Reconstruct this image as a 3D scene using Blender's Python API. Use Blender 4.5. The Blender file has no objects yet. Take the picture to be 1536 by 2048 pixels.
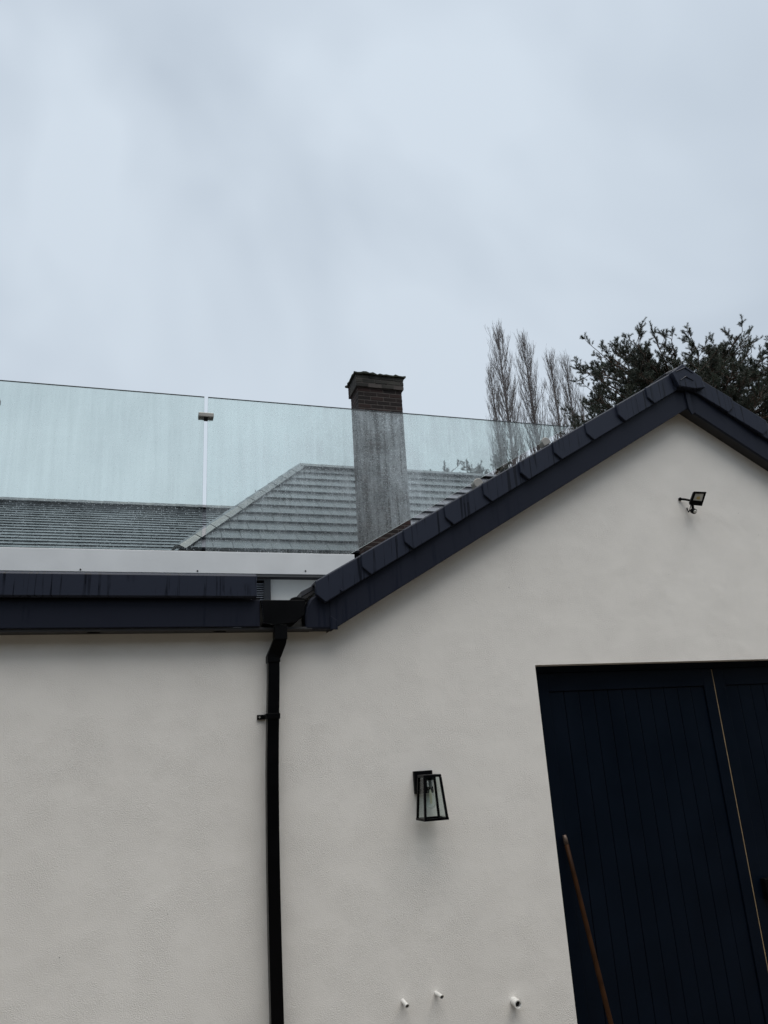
import bpy, math, random
import numpy as np
from mathutils import Vector, Matrix

random.seed(7)
rng = np.random.default_rng(11)
S = bpy.context.scene
COL = S.collection
RAD = math.radians

# ------------------------------------------------------------------ camera
F_PX = 1490.0                       # focal length in pixels of the 1536 x 2048 photograph
CR = np.array([0.954211, -0.293574, -0.057401])
CU = np.array([-0.037864, -0.308887, 0.950345])
CF = np.array([0.296727, 0.904656, 0.30586])
CAM = np.array([0.0, -4.35, 1.65])

cd = bpy.data.cameras.new('camera')
cd.sensor_fit = 'VERTICAL'
cd.sensor_height = 36.0
cd.sensor_width = 27.0
cd.lens = 36.0 * F_PX / 2048.0
cd.clip_start = 0.05
cd.clip_end = 1500
cam = bpy.data.objects.new('camera', cd)
COL.objects.link(cam)
cam.matrix_world = Matrix(((CR[0], CU[0], -CF[0], CAM[0]),
                           (CR[1], CU[1], -CF[1], CAM[1]),
                           (CR[2], CU[2], -CF[2], CAM[2]),
                           (0, 0, 0, 1)))
S.camera = cam

# ------------------------------------------------------------------ light
SUN_EL, SUN_AZ = RAD(76), RAD(165)      # azimuth from +Y clockwise: behind the camera, to the right
w = bpy.data.worlds.new('World')
S.world = w
w.use_nodes = True
nt = w.node_tree
N, L = nt.nodes, nt.links
N.clear()
out = N.new('ShaderNodeOutputWorld')
bg = N.new('ShaderNodeBackground')
bg.inputs['Strength'].default_value = 0.1
sky = N.new('ShaderNodeTexSky')
sky.sky_type = 'NISHITA'
sky.sun_disc = False
sky.sun_elevation = SUN_EL
sky.sun_rotation = SUN_AZ
tc = N.new('ShaderNodeTexCoord')
mp = N.new('ShaderNodeMapping')
mp.inputs['Scale'].default_value = (1.0, 1.0, 1.35)
L.new(tc.outputs['Generated'], mp.inputs['Vector'])
n1 = N.new('ShaderNodeTexNoise')
n1.inputs['Scale'].default_value = 1.7
n1.inputs['Detail'].default_value = 3.5
n1.inputs['Roughness'].default_value = 0.58
n1.inputs['Distortion'].default_value = 0.5
L.new(mp.outputs['Vector'], n1.inputs['Vector'])
cr = N.new('ShaderNodeValToRGB')
cr.color_ramp.elements[0].position = 0.38
cr.color_ramp.elements[0].color = (2.54, 2.88, 3.26, 1)
cr.color_ramp.elements[1].position = 0.64
cr.color_ramp.elements[1].color = (3.30, 3.68, 4.06, 1)
L.new(n1.outputs['Fac'], cr.inputs['Fac'])
mx = N.new('ShaderNodeMix')
mx.data_type = 'RGBA'
mx.inputs['Factor'].default_value = 0.93
L.new(sky.outputs['Color'], mx.inputs['A'])
L.new(cr.outputs['Color'], mx.inputs['B'])
sxyz = N.new('ShaderNodeSeparateXYZ')
L.new(tc.outputs['Generated'], sxyz.inputs['Vector'])
dome = N.new('ShaderNodeMapRange')          # standard overcast dome: dimmer horizon, brighter zenith
dome.inputs['From Min'].default_value = 0.0
dome.inputs['From Max'].default_value = 1.0
dome.inputs['To Min'].default_value = 0.90
dome.inputs['To Max'].default_value = 1.08
L.new(sxyz.outputs['Z'], dome.inputs['Value'])
vm = N.new('ShaderNodeVectorMath')
vm.operation = 'SCALE'
L.new(mx.outputs['Result'], vm.inputs[0])
L.new(dome.outputs['Result'], vm.inputs['Scale'])
L.new(vm.outputs['Vector'], bg.inputs['Color'])
L.new(bg.outputs['Background'], out.inputs['Surface'])

sl = bpy.data.lights.new('sun', 'SUN')
sl.energy = 1.5
sl.angle = RAD(60)
sl.color = (1.0, 0.955, 0.89)
so = bpy.data.objects.new('sun', sl)
COL.objects.link(so)
sdir = Vector((math.sin(SUN_AZ) * math.cos(SUN_EL), math.cos(SUN_AZ) * math.cos(SUN_EL), math.sin(SUN_EL)))
so.rotation_euler = sdir.to_track_quat('Z', 'Y').to_euler()
so.location = (0, -6, 12)

S.view_settings.view_transform = 'Standard'
S.view_settings.look = 'None'
S.view_settings.exposure = 1.0
S.view_settings.gamma = 1.0


# ------------------------------------------------------------------ pixel -> place
def ray(x, y):
    return (x - 768) / F_PX * CR - (y - 1024) / F_PX * CU + CF


def P(x, y, Y):
    d = ray(x, y)
    return CAM + (Y - CAM[1]) / d[1] * d


def on_plane(x, y, pt, n):
    d = ray(x, y)
    return CAM + ((np.array(pt) - CAM) @ n) / (d @ n) * d


# ------------------------------------------------------------------ helpers
class MB:
    def __init__(s):
        s.v, s.f, s.m = [], [], []

    def quadmesh(s, verts, faces, mi=0):
        o = len(s.v)
        s.v += [tuple(map(float, q)) for q in verts]
        s.f += [tuple(i + o for i in f) for f in faces]
        s.m += [mi] * len(faces)
        return s

    def box(s, x0, x1, y0, y1, z0, z1):
        return s.hexa([(x0, y0, z0), (x1, y0, z0), (x1, y1, z0), (x0, y1, z0)],
                      [(x0, y0, z1), (x1, y0, z1), (x1, y1, z1), (x0, y1, z1)])

    def hexa(s, lo, hi):
        n = len(lo)
        f = [tuple(reversed(range(n))), tuple(range(n, 2 * n))]
        f += [(i, (i + 1) % n, n + (i + 1) % n, n + i) for i in range(n)]
        return s.quadmesh(list(lo) + list(hi), f)

    def prism(s, poly, y0, y1):
        """polygon of (x, z), extruded from y0 (front) to y1 (back)"""
        a = sum(poly[i][0] * poly[(i + 1) % len(poly)][1] - poly[(i + 1) % len(poly)][0] * poly[i][1] for i in range(len(poly)))
        if a < 0:
            poly = list(reversed(poly))
        n = len(poly)
        lo = [(p[0], y0, p[1]) for p in poly]
        hi = [(p[0], y1, p[1]) for p in poly]
        f = [tuple(range(n)), tuple(reversed(range(n, 2 * n)))]
        f += [((i + 1) % n, i, n + i, n + (i + 1) % n) for i in range(n)]
        return s.quadmesh(lo + hi, f)

    def tube(s, pts, rad, sides=8, cap=True, hollow=0.0):
        pts = [np.array(p, float) for p in pts]
        if not hasattr(rad, '__len__'):
            rad = [rad] * len(pts)
        o = []
        for i, p in enumerate(pts):
            t = pts[min(i + 1, len(pts) - 1)] - pts[max(i - 1, 0)]
            t /= np.linalg.norm(t) + 1e-9
            a = np.array([0, 0, 1.0]) if abs(t[2]) < .9 else np.array([1.0, 0, 0])
            u = np.cross(a, t); u /= np.linalg.norm(u)
            v = np.cross(t, u)
            for k in range(sides):
                c = 2 * math.pi * k / sides
                o.append(p + rad[i] * (math.cos(c) * u + math.sin(c) * v))
        f = []
        for i in range(len(pts) - 1):
            for k in range(sides):
                a, b = i * sides + k, i * sides + (k + 1) % sides
                f.append((a, b, b + sides, a + sides))
        if cap:
            f.append(tuple(reversed(range(sides))))
            n = (len(pts) - 1) * sides
            f.append(tuple(range(n, n + sides)))
        return s.quadmesh(o, f)

    def loft(s, rings, cap=True):
        n = len(rings[0])
        o = [p for r in rings for p in r]
        f = []
        for i in range(len(rings) - 1):
            for k in range(n):
                a, b = i * n + k, i * n + (k + 1) % n
                f.append((a, b, b + n, a + n))
        if cap:
            f.append(tuple(reversed(range(n))))
            f.append(tuple(range((len(rings) - 1) * n, len(rings) * n)))
        return s.quadmesh(o, f)

    def mesh(s, name, off=(0, 0, 0)):
        me = bpy.data.meshes.new(name)
        ox, oy, oz = off
        me.from_pydata([(x - ox, y - oy, z - oz) for x, y, z in s.v], [], s.f)
        if any(s.m):
            me.polygons.foreach_set('material_index', s.m)
        me.update()
        return me

    def build(s, name, mat, parent=None, bevel=0.0, smooth=False, fix=True):
        root = parent
        while root is not None and root.parent is not None:
            root = root.parent
        off = tuple(root.location) if root is not None else (0, 0, 0)
        me = s.mesh(name, off)
        if fix:
            import bmesh
            bm = bmesh.new(); bm.from_mesh(me)
            bmesh.ops.recalc_face_normals(bm, faces=bm.faces)
            bm.to_mesh(me); bm.free()
        for m in (mat if isinstance(mat, (list, tuple)) else [mat]):
            me.materials.append(m)
        if smooth:
            me.polygons.foreach_set('use_smooth', [True] * len(me.polygons))
        o = bpy.data.objects.new(name, me)
        COL.objects.link(o)
        if parent is not None:
            o.parent = parent
        if bevel:
            b = o.modifiers.new('bevel', 'BEVEL')
            b.width = bevel; b.segments = 2; b.limit_method = 'ANGLE'; b.angle_limit = RAD(40)
        return o


def empty(name, loc, label, cat, group=None):
    o = bpy.data.objects.new(name, None)
    COL.objects.link(o)
    o.location = loc
    o.empty_display_size = 0.2
    tag(o, label, cat, group)
    return o


def tag(o, label, cat, group=None):
    o['label'] = label
    o['category'] = cat
    if group:
        o['group'] = group
    return o


# ------------------------------------------------------------------ materials
def mat_nodes(name):
    m = bpy.data.materials.new(name)
    m.use_nodes = True
    return m, m.node_tree.nodes, m.node_tree.links, m.node_tree.nodes['Principled BSDF']


def noise(N, L, scale, detail=3, rough=.5, stretch=None, coord='Object', dist=0.0):
    t = N.new('ShaderNodeTexCoord')
    n = N.new('ShaderNodeTexNoise')
    n.inputs['Scale'].default_value = scale
    n.inputs['Detail'].default_value = detail
    n.inputs['Roughness'].default_value = rough
    n.inputs['Distortion'].default_value = dist
    src = t.outputs[coord]
    if coord == 'World':
        pass
    if stretch:
        m = N.new('ShaderNodeMapping')
        m.inputs['Scale'].default_value = stretch
        L.new(src, m.inputs['Vector'])
        src = m.outputs['Vector']
    L.new(src, n.inputs['Vector'])
    return n.outputs['Fac']


def ramp(N, L, fac, stops):
    r = N.new('ShaderNodeValToRGB')
    e = r.color_ramp.elements
    while len(e) < len(stops):
        e.new(0.5)
    for i, (p, c) in enumerate(stops):
        e[i].position = p
        e[i].color = (*c, 1) if len(c) == 3 else c
    L.new(fac, r.inputs['Fac'])
    return r.outputs['Color']


def mathn(N, L, op, a, b):
    m = N.new('ShaderNodeMath'); m.operation = op
    for i, q in enumerate((a, b)):
        if isinstance(q, (int, float)):
            m.inputs[i].default_value = q
        else:
            L.new(q, m.inputs[i])
    return m.outputs[0]


def bump(N, L, b, h, strength, dist, prev=None):
    k = N.new('ShaderNodeBump')
    k.inputs['Strength'].default_value = strength
    k.inputs['Distance'].default_value = dist
    L.new(h, k.inputs['Height'])
    if prev is not None:
        L.new(prev, k.inputs['Normal'])
    L.new(k.outputs['Normal'], b.inputs['Normal'])
    return k.outputs['Normal']


def g(v):
    return (v, v, v)


def simple(name, col, rough=.5, var=.15, scale=8, metal=0.0, spec=.5, bmp=0.0, bscale=60):
    m, N, L, b = mat_nodes(name)
    f = noise(N, L, scale, 4)
    c0 = tuple(c * (1 - var) for c in col)
    c1 = tuple(c * (1 + var) for c in col)
    L.new(ramp(N, L, f, [(.3, c0), (.7, c1)]), b.inputs['Base Color'])
    L.new(ramp(N, L, f, [(.3, g(max(0.02, rough - .06))), (.7, g(min(1, rough + .06)))]), b.inputs['Roughness'])
    b.inputs['Metallic'].default_value = metal
    b.inputs['Specular IOR Level'].default_value = spec
    if bmp:
        bump(N, L, b, noise(N, L, bscale, 3), 1.0, bmp)
    return m


def mat_render():
    m, N, L, b = mat_nodes('masonry_render')
    big = noise(N, L, 0.9, 4, .55)
    fine = noise(N, L, 150, 3, .65, (1, 1, 1.6))
    c = ramp(N, L, big, [(.3, (.815, .785, .742)), (.7, (.86, .832, .79))])
    # tiny dark pits in the coat
    v = N.new('ShaderNodeTexVoronoi'); v.inputs['Scale'].default_value = 7.5
    t = N.new('ShaderNodeTexCoord'); L.new(t.outputs['Object'], v.inputs['Vector'])
    pit = ramp(N, L, v.outputs['Distance'], [(.014, g(.35)), (.03, g(1))])
    mm = N.new('ShaderNodeMix'); mm.data_type = 'RGBA'; mm.blend_type = 'MULTIPLY'; mm.inputs['Factor'].default_value = 1
    L.new(c, mm.inputs['A'])
    # only some of the pits
    sel = ramp(N, L, noise(N, L, 2.1, 2), [(.50, g(1)), (.56, g(0))])
    pm = N.new('ShaderNodeMix'); pm.data_type = 'RGBA'
    L.new(sel, pm.inputs['Factor']); L.new(pit, pm.inputs['A']); pm.inputs['B'].default_value = (1, 1, 1, 1)
    L.new(pm.outputs['Result'], mm.inputs['B'])
    L.new(mm.outputs['Result'], b.inputs['Base Color'])
    b.inputs['Roughness'].default_value = .93
    b.inputs['Specular IOR Level'].default_value = .25
    patch = ramp(N, L, noise(N, L, 5, 3), [(.35, g(.35)), (.65, g(1))])
    h = mathn(N, L, 'MULTIPLY', fine, patch)
    pr = bump(N, L, b, h, .8, .0055)
    bump(N, L, b, noise(N, L, 3.0, 2), .35, .012, pr)
    return m


def mat_wet_plastic(name, col, streak=.55, rough=.42):
    """dark powder-coated trim with rain runs (vertical, irregular)"""
    m, N, L, b = mat_nodes(name)
    s1 = noise(N, L, 62, 2, .5, (1, 1, .035), dist=.12)
    s2 = noise(N, L, 3.2, 3)
    run = ramp(N, L, s1, [(.36, g(0)), (.43, g(1))])
    keep = ramp(N, L, s2, [(.40, g(1)), (.50, g(0))])
    mxr = mathn(N, L, 'MAXIMUM', run, keep)
    dry = tuple(c * 1.08 for c in col)
    wet = tuple(c * (1 - streak) for c in col)
    L.new(ramp(N, L, mxr, [(0, wet), (1, dry)]), b.inputs['Base Color'])
    L.new(ramp(N, L, mxr, [(0, g(rough * .6)), (1, g(rough))]), b.inputs['Roughness'])
    b.inputs['Specular IOR Level'].default_value = .15
    bump(N, L, b, noise(N, L, 160, 2), .25, .0008)
    return m


def mat_tile(name, col, rough=.4, spec=.5):
    m, N, L, b = mat_nodes(name)
    oi = N.new('ShaderNodeObjectInfo')
    f = noise(N, L, 9, 4, .6)
    a = mathn(N, L, 'ADD', mathn(N, L, 'MULTIPLY', f, .7), mathn(N, L, 'MULTIPLY', oi.outputs['Random'], .3))
    L.new(ramp(N, L, a, [(.2, tuple(c * .84 for c in col)), (.75, tuple(c * 1.15 for c in col))]), b.inputs['Base Color'])
    L.new(ramp(N, L, f, [(.3, g(rough - .08)), (.7, g(rough + .10))]), b.inputs['Roughness'])
    b.inputs['Specular IOR Level'].default_value = spec
    bump(N, L, b, noise(N, L, 120, 3), .25, .0015)
    return m


def mat_brick():
    m, N, L, b = mat_nodes('dark_brick')
    oi = N.new('ShaderNodeObjectInfo')
    f = noise(N, L, 25, 4, .65)
    a = mathn(N, L, 'ADD', mathn(N, L, 'MULTIPLY', f, .5), mathn(N, L, 'MULTIPLY', oi.outputs['Random'], .5))
    L.new(ramp(N, L, a, [(.15, (.009, .0078, .0078)), (.5, (.021, .0135, .0125)), (.85, (.042, .0225, .0195))]), b.inputs['Base Color'])
    b.inputs['Roughness'].default_value = .85
    b.inputs['Specular IOR Level'].default_value = .25
    bump(N, L, b, noise(N, L, 90, 3), .6, .004)
    return m


def mat_sooty():
    m, N, L, b = mat_nodes('sooty_brick')
    oi = N.new('ShaderNodeObjectInfo')
    f = noise(N, L, 12, 4, .65, coord='Object')
    a = mathn(N, L, 'ADD', mathn(N, L, 'MULTIPLY', f, .55), mathn(N, L, 'MULTIPLY', oi.outputs['Random'], .45))
    L.new(ramp(N, L, a, [(.2, (.008, .008, .007)), (.45, (.016, .0155, .013)), (.8, (.052, .050, .042))]), b.inputs['Base Color'])
    b.inputs['Roughness'].default_value = .9
    bump(N, L, b, noise(N, L, 70, 3), .7, .005)
    return m


def mat_glass_wet(name, haze0, haze1, x0, x1, tint):
    """outer face of a rain-covered glass pane: clear tinted glass, a film of fine drops, runs"""
    m, N, L, b = mat_nodes(name)
    N.remove(b)
    o = N['Material Output']
    t = N.new('ShaderNodeTexCoord')
    sep = N.new('ShaderNodeSeparateXYZ'); L.new(t.outputs['Object'], sep.inputs['Vector'])
    mr = N.new('ShaderNodeMapRange')
    mr.inputs['From Min'].default_value = x0; mr.inputs['From Max'].default_value = x1
    mr.inputs['To Min'].default_value = haze0; mr.inputs['To Max'].default_value = haze1
    L.new(sep.outputs['X'], mr.inputs['Value'])
    runs = ramp(N, L, noise(N, L, 30, 4, .65, (1, 1, .07), dist=.2), [(.30, g(.48)), (.70, g(1.5))])
    runs2 = ramp(N, L, noise(N, L, 75, 2, .6, (1, 1, .03), dist=.1), [(.64, g(1)), (.72, g(.55))])
    cloud = ramp(N, L, noise(N, L, 3.2, 4, .6, dist=.8), [(.30, g(.45)), (.70, g(1.45))])
    spk = ramp(N, L, noise(N, L, 150, 2, .7), [(.32, g(.62)), (.68, g(1.4))])
    hz = mathn(N, L, 'MULTIPLY', spk, mathn(N, L, 'MULTIPLY', mathn(N, L, 'MULTIPLY', mathn(N, L, 'MULTIPLY', mr.outputs['Result'], runs), cloud), runs2))
    # beads of water
    v = N.new('ShaderNodeTexVoronoi'); v.inputs['Scale'].default_value = 95; v.inputs['Randomness'].default_value = 1
    L.new(t.outputs['Object'], v.inputs['Vector'])
    bead = ramp(N, L, v.outputs['Distance'], [(.18, g(1)), (.42, g(0))])
    vc = N.new('ShaderNodeSeparateColor'); L.new(v.outputs['Color'], vc.inputs['Color'])
    few = ramp(N, L, vc.outputs['Red'], [(.30, g(0)), (.95, g(1))])
    beadf = mathn(N, L, 'MULTIPLY', mathn(N, L, 'MULTIPLY', bead, few), ramp(N, L, noise(N, L, 4.5, 3), [(.3, g(.35)), (.7, g(1))]))
    hz2 = mathn(N, L, 'MINIMUM', mathn(N, L, 'ADD', hz, mathn(N, L, 'MULTIPLY', beadf, .62)), .8)
    # scattered darker drops
    v2 = N.new('ShaderNodeTexVoronoi'); v2.inputs['Scale'].default_value = 75
    L.new(t.outputs['Object'], v2.inputs['Vector'])
    vc2 = N.new('ShaderNodeSeparateColor'); L.new(v2.outputs['Color'], vc2.inputs['Color'])
    dk = mathn(N, L, 'MULTIPLY', ramp(N, L, v2.outputs['Distance'], [(.16, g(1)), (.30, g(0))]),
               ramp(N, L, vc2.outputs['Green'], [(.91, g(0)), (.97, g(1))]))
    tr = N.new('ShaderNodeBsdfTransparent')
    film = ramp(N, L, noise(N, L, 22, 4, .7, (1, 1, .06), dist=.35), [(.30, g(.93)), (.55, g(1.0)), (.75, g(1.05))])
    smear = ramp(N, L, noise(N, L, 2.6, 4, .65, dist=1.2), [(.30, g(.98)), (.70, g(1.04))])
    fm = N.new('ShaderNodeVectorMath'); fm.operation = 'MULTIPLY'
    L.new(film, fm.inputs[0]); L.new(smear, fm.inputs[1])
    fm2 = N.new('ShaderNodeVectorMath'); fm2.operation = 'MULTIPLY'
    L.new(fm.outputs['Vector'], fm2.inputs[0])
    L.new(ramp(N, L, dk, [(0, tint), (1, (.42, .47, .46))]), fm2.inputs[1])
    L.new(fm2.outputs['Vector'], tr.inputs['Color'])
    tl = N.new('ShaderNodeBsdfTranslucent'); tl.inputs['Color'].default_value = (.93, .97, 1.0, 1)
    df = N.new('ShaderNodeBsdfDiffuse'); df.inputs['Color'].default_value = (.93, .97, 1.0, 1)
    rf = N.new('ShaderNodeBsdfRefraction')           # drops spread the light that comes through the pane
    rf.inputs['IOR'].default_value = .78; rf.inputs['Roughness'].default_value = .55
    rf.inputs['Color'].default_value = (.97, 1.0, 1.0, 1)
    mx0 = N.new('ShaderNodeMixShader'); mx0.inputs[0].default_value = .35
    L.new(tl.outputs[0], mx0.inputs[1]); L.new(df.outputs[0], mx0.inputs[2])
    mx1 = N.new('ShaderNodeMixShader'); mx1.inputs[0].default_value = .65
    L.new(mx0.outputs[0], mx1.inputs[1]); L.new(rf.outputs[0], mx1.inputs[2])
    mx2 = N.new('ShaderNodeMixShader')
    L.new(hz2, mx2.inputs[0]); L.new(tr.outputs[0], mx2.inputs[1]); L.new(mx1.outputs[0], mx2.inputs[2])
    gl = N.new('ShaderNodeBsdfGlossy'); gl.inputs['Roughness'].default_value = .08
    fr = N.new('ShaderNodeFresnel'); fr.inputs['IOR'].default_value = 1.45
    mx3 = N.new('ShaderNodeMixShader')
    L.new(mathn(N, L, 'MULTIPLY', fr.outputs[0], .8), mx3.inputs[0])
    L.new(mx2.outputs[0], mx3.inputs[1]); L.new(gl.outputs[0], mx3.inputs[2])
    L.new(mx3.outputs[0], o.inputs['Surface'])
    return m


def mat_clear(name, col, refl=1.0):
    m, N, L, b = mat_nodes(name)
    N.remove(b)
    o = N['Material Output']
    tr = N.new('ShaderNodeBsdfTransparent'); tr.inputs['Color'].default_value = (*col, 1)
    gl = N.new('ShaderNodeBsdfGlossy'); gl.inputs['Roughness'].default_value = .03
    fr = N.new('ShaderNodeFresnel'); fr.inputs['IOR'].default_value = 1.45
    mx = N.new('ShaderNodeMixShader')
    L.new(mathn(N, L, 'MULTIPLY', fr.outputs[0], refl), mx.inputs[0])
    L.new(tr.outputs[0], mx.inputs[1]); L.new(gl.outputs[0], mx.inputs[2])
    L.new(mx.outputs[0], o.inputs['Surface'])
    return m


def mat_edge():
    m, N, L, b = mat_nodes('polished_glass_edge')
    N.remove(b)
    t = N.new('ShaderNodeBsdfTranslucent'); t.inputs['Color'].default_value = (.93, .98, .97, 1)
    d = N.new('ShaderNodeBsdfDiffuse'); d.inputs['Color'].default_value = (.8, .86, .85, 1)
    mx = N.new('ShaderNodeMixShader'); mx.inputs[0].default_value = .3
    L.new(t.outputs[0], mx.inputs[1]); L.new(d.outputs[0], mx.inputs[2])
    L.new(mx.outputs[0], N['Material Output'].inputs['Surface'])
    return m


GZ = -0.30                          # ground level
M = dict(
    render=mat_render(),
    house_render=simple('white_house_render', (.85, .86, .83), .9, .03, 3, bmp=.002, bscale=90),
    trim=mat_wet_plastic('slate_grey_trim', (.0215, .0262, .0420), .6),
    barge=mat_wet_plastic('anthracite_board', (.0118, .0145, .0255), .0, .5),
    black=simple('black_plastic', (.0014, .0015, .0022), .45, .2, spec=.10),
    pipe=simple('black_downpipe_plastic', (.0006, .0007, .0014), .34, .2, spec=.16),
    soffit=simple('dark_soffit', (.02, .02, .022), .6),
    navy=simple('navy_door_paint', (.0013, .0044, .0108), .42, .16, 3, spec=.14),
    tan=simple('bare_timber_edge', (.24, .17, .095), .75, .3, 14),
    alu=simple('white_powder_coated_aluminium', (.72, .745, .765), .6, .05, 5),
    steel=simple('grey_clamp_metal', (.30, .29, .27), .45, .1, metal=.3),
    edge=mat_edge(),
    gedge=simple('dark_green_glass_edge', (.055, .085, .095), .25, .1),
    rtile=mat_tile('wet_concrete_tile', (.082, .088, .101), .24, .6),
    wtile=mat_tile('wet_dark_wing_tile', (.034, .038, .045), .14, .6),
    gtile=mat_tile('slate_grey_roof_tile', (.03, .032, .04), .45),
    deck=simple('roof_felt', (.02, .02, .022), .8),
    brick=mat_brick(),
    sooty=mat_sooty(),
    mortar=simple('old_mortar', (.066, .056, .051), .9, .25, 15, bmp=.003),
    flaunch=simple('mossy_flaunching', (.020, .024, .016), .9, .4, 9, bmp=.012, bscale=25),
    white_plastic=simple('white_overflow_plastic', (.70, .69, .66), .45, .06, 12),
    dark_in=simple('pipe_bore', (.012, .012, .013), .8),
    pole=simple('weathered_broom_wood', (.036, .0135, .0036), .65, .4, 10, spec=.15),
    pole_end=simple('scuffed_metal_ferrule', (.14, .10, .08), .5, .3, 30, metal=.5),
    bark_pop=simple('poplar_bark', (.125, .112, .112), .9, .25, 2),
    bark_pine=simple('pine_bark', (.075, .050, .038), .9, .3, 5),
    needle=simple('pine_needles', (.030, .043, .027), .55, .45, 1.3),
    needle2=simple('pine_needles_grey', (.040, .056, .045), .55, .4, 1.6),
    ground=simple('driveway_gravel', (.092, .076, .056), .9, .25, 30, bmp=.01, bscale=40),
    blind=simple('grey_blind_slat', (.22, .24, .27), .5, .1),
    winframe=simple('anthracite_window_frame', (.018, .021, .028), .4),
    lens=simple('floodlight_diffuser', (.55, .54, .50), .25, .06, 30),
    led=simple('led_chip_board', (.50, .38, .14), .4, .1),
    chrome=simple('lamp_holder_metal', (.62, .64, .66), .22, .05, metal=.9),
    bulb=simple('warm_bulb_glass', (.62, .58, .44), .15, .05),
    clear=mat_clear('clear_glass', (.94, .965, .96), .22),
    pane_back=mat_clear('tinted_pane_back', (.95, .97, .955), .4),
)

# ------------------------------------------------------------------ ground
gr = MB().quadmesh([(-600, -600, GZ), (600, -600, GZ), (600, 900, GZ), (-600, 900, GZ)], [(0, 1, 2, 3)]).build('ground', M['ground'])
gr['kind'] = 'structure'

# ------------------------------------------------------------------ gable building
TAN = .588
PIT = math.atan(TAN)
AX, AZ = 3.889, 4.364                # apex of the verge line


def vz(x):
    return AZ - TAN * abs(AX - x)


GL, GR = .93, 2 * AX - .93           # left and right eaves
DX0, DX1, DZ = 2.384, 5.28, 2.124    # door opening
WT = .22
gb = empty('garage_building', (3.0, 0, GZ), 'cream rendered garage with dark gable verge and navy double doors', 'building')

LW = -5.0                            # left end of the wall
zt = 2.36                            # top of wall under flat roof


def wall_mesh():
    pts = [(LW, GZ), (DX0, GZ), (DX0, DZ), (DX1, DZ), (DX1, GZ), (2 * AX - 1.05, GZ), (2 * AX - 1.05, vz(1.05) - .31), (AX, AZ - .31), (1.05, vz(1.05) - .31), (1.05, zt), (LW, zt)]
    return MB().prism(pts, 0, WT)


wall = wall_mesh().build('rendered_wall', M['render'], gb)

MB().box(2 * AX - 1.05 - WT, 2 * AX - 1.05, WT, 5.0, GZ, vz(1.05) - .31).build('side_wall', M['render'], gb)
MB().box(1.05, 1.05 + WT, WT, 5.0, GZ, vz(1.05) - .31).build('side_wall', M['render'], gb)

# bargeboards
for sgn in (-1, 1):
    def X(x):
        return x if sgn < 0 else 2 * AX - x
    x0 = 1.02
    MB().prism([(X(x0), vz(x0) - .10), (X(x0), vz(x0) - .342 + .002), (X(AX), AZ - .342), (X(AX), AZ - .10)], -.110, -.088).build('bargeboard', M['barge'], gb, .003)
    MB().prism([(X(x0), vz(x0) - .334), (X(x0), vz(x0) - .320), (X(AX), AZ - .320), (X(AX), AZ - .334)], -.086, .002).build('verge_soffit', M['soffit'], gb)

# apex cover strip where the boards meet
a = P(1372, 800, -.118); b_ = P(1383, 836, -.118)
MB().prism([(AX - .012, AZ - .12), (AX + .03, AZ - .14), (AX + .034, AZ - .34), (AX + .028, AZ - .365), (AX + .044, AZ - .385), (AX + .018, AZ - .40), (AX - .002, AZ - .35)], -.124, -.1105).build('apex_cover_strip', M['barge'], gb, .002)

# verge caps: one plastic unit per tile course
STEP = .2858


def verge_cap(xt, sgn=-1):
    """unit whose lower tip sits at x = xt; front face leans so each unit overlaps the one below"""
    xt += random.uniform(-.004, .004)
    tl = random.uniform(-.003, .003)
    xe = min(xt + STEP + .045, AX - .045)
    def X(x):
        return x if sgn < 0 else 2 * AX - x
    front = [(xt - .060, vz(xt - .060)), (xt - .056, vz(xt - .060) - .078), (xt, vz(xt) - .158),
             (xe, vz(xe) - .158), (xe, vz(xe) - .002)]
    def yf(x):
        return -.150 + tl + .022 * (x - xt + .06) / (STEP + .1)
    lo = [(X(x), yf(x), z) for x, z in front]
    hi = [(X(x), -.112, z) for x, z in front]
    m = MB().hexa(lo, hi)
    # flange lying on the tiles
    xa = xt - .060
    m.hexa([(X(xa), yf(xa) + .004, vz(xa) - .012), (X(xe), yf(xe) + .004, vz(xe) - .014), (X(xe), -.03, vz(xe) - .014), (X(xa), -.03, vz(xa) - .012)],
           [(X(xa), yf(xa) + .004, vz(xa) + .004), (X(xe), yf(xe) + .004, vz(xe) + .002), (X(xe), -.03, vz(xe) + .002), (X(xa), -.03, vz(xa) + .004)])
    return m.build('verge_cap', M['trim'], gb, .005)


xt = .990
while xt < AX - .2:
    verge_cap(xt, sgn=-1)
    verge_cap(xt - .02, sgn=1)
    xt += STEP
# fixing nub on the lowest unit
q = P(684, 1180, -.150)
MB().tube([(q[0], -.142, q[2]), (q[0], -.158, q[2])], [.011, .008], 8).build('fixing_screw', M['trim'], gb)

# block end cap at the apex
outline = [(1343.5, 744), (1365, 727), (1403, 754), (1411, 775), (1392, 777), (1359, 772)]
pts = [P(x, y, -.172) for x, y in outline]
cap = MB().prism([(p[0], p[2]) for p in pts], -.172, -.10).build('ridge_end_cap', M['trim'], gb, .006)
for line in ([(1352, 743), (1369, 735), (1386, 746)], [(1361, 760), (1372, 753), (1387, 761)]):
    m = MB()
    pp = [P(x, y, -.174) for x, y in line]
    m.tube([(p[0], -.174, p[2]) for p in pp], [.003, .006, .003], 6)
    m.build('moulded_chevron', M['trim'], cap)

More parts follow.
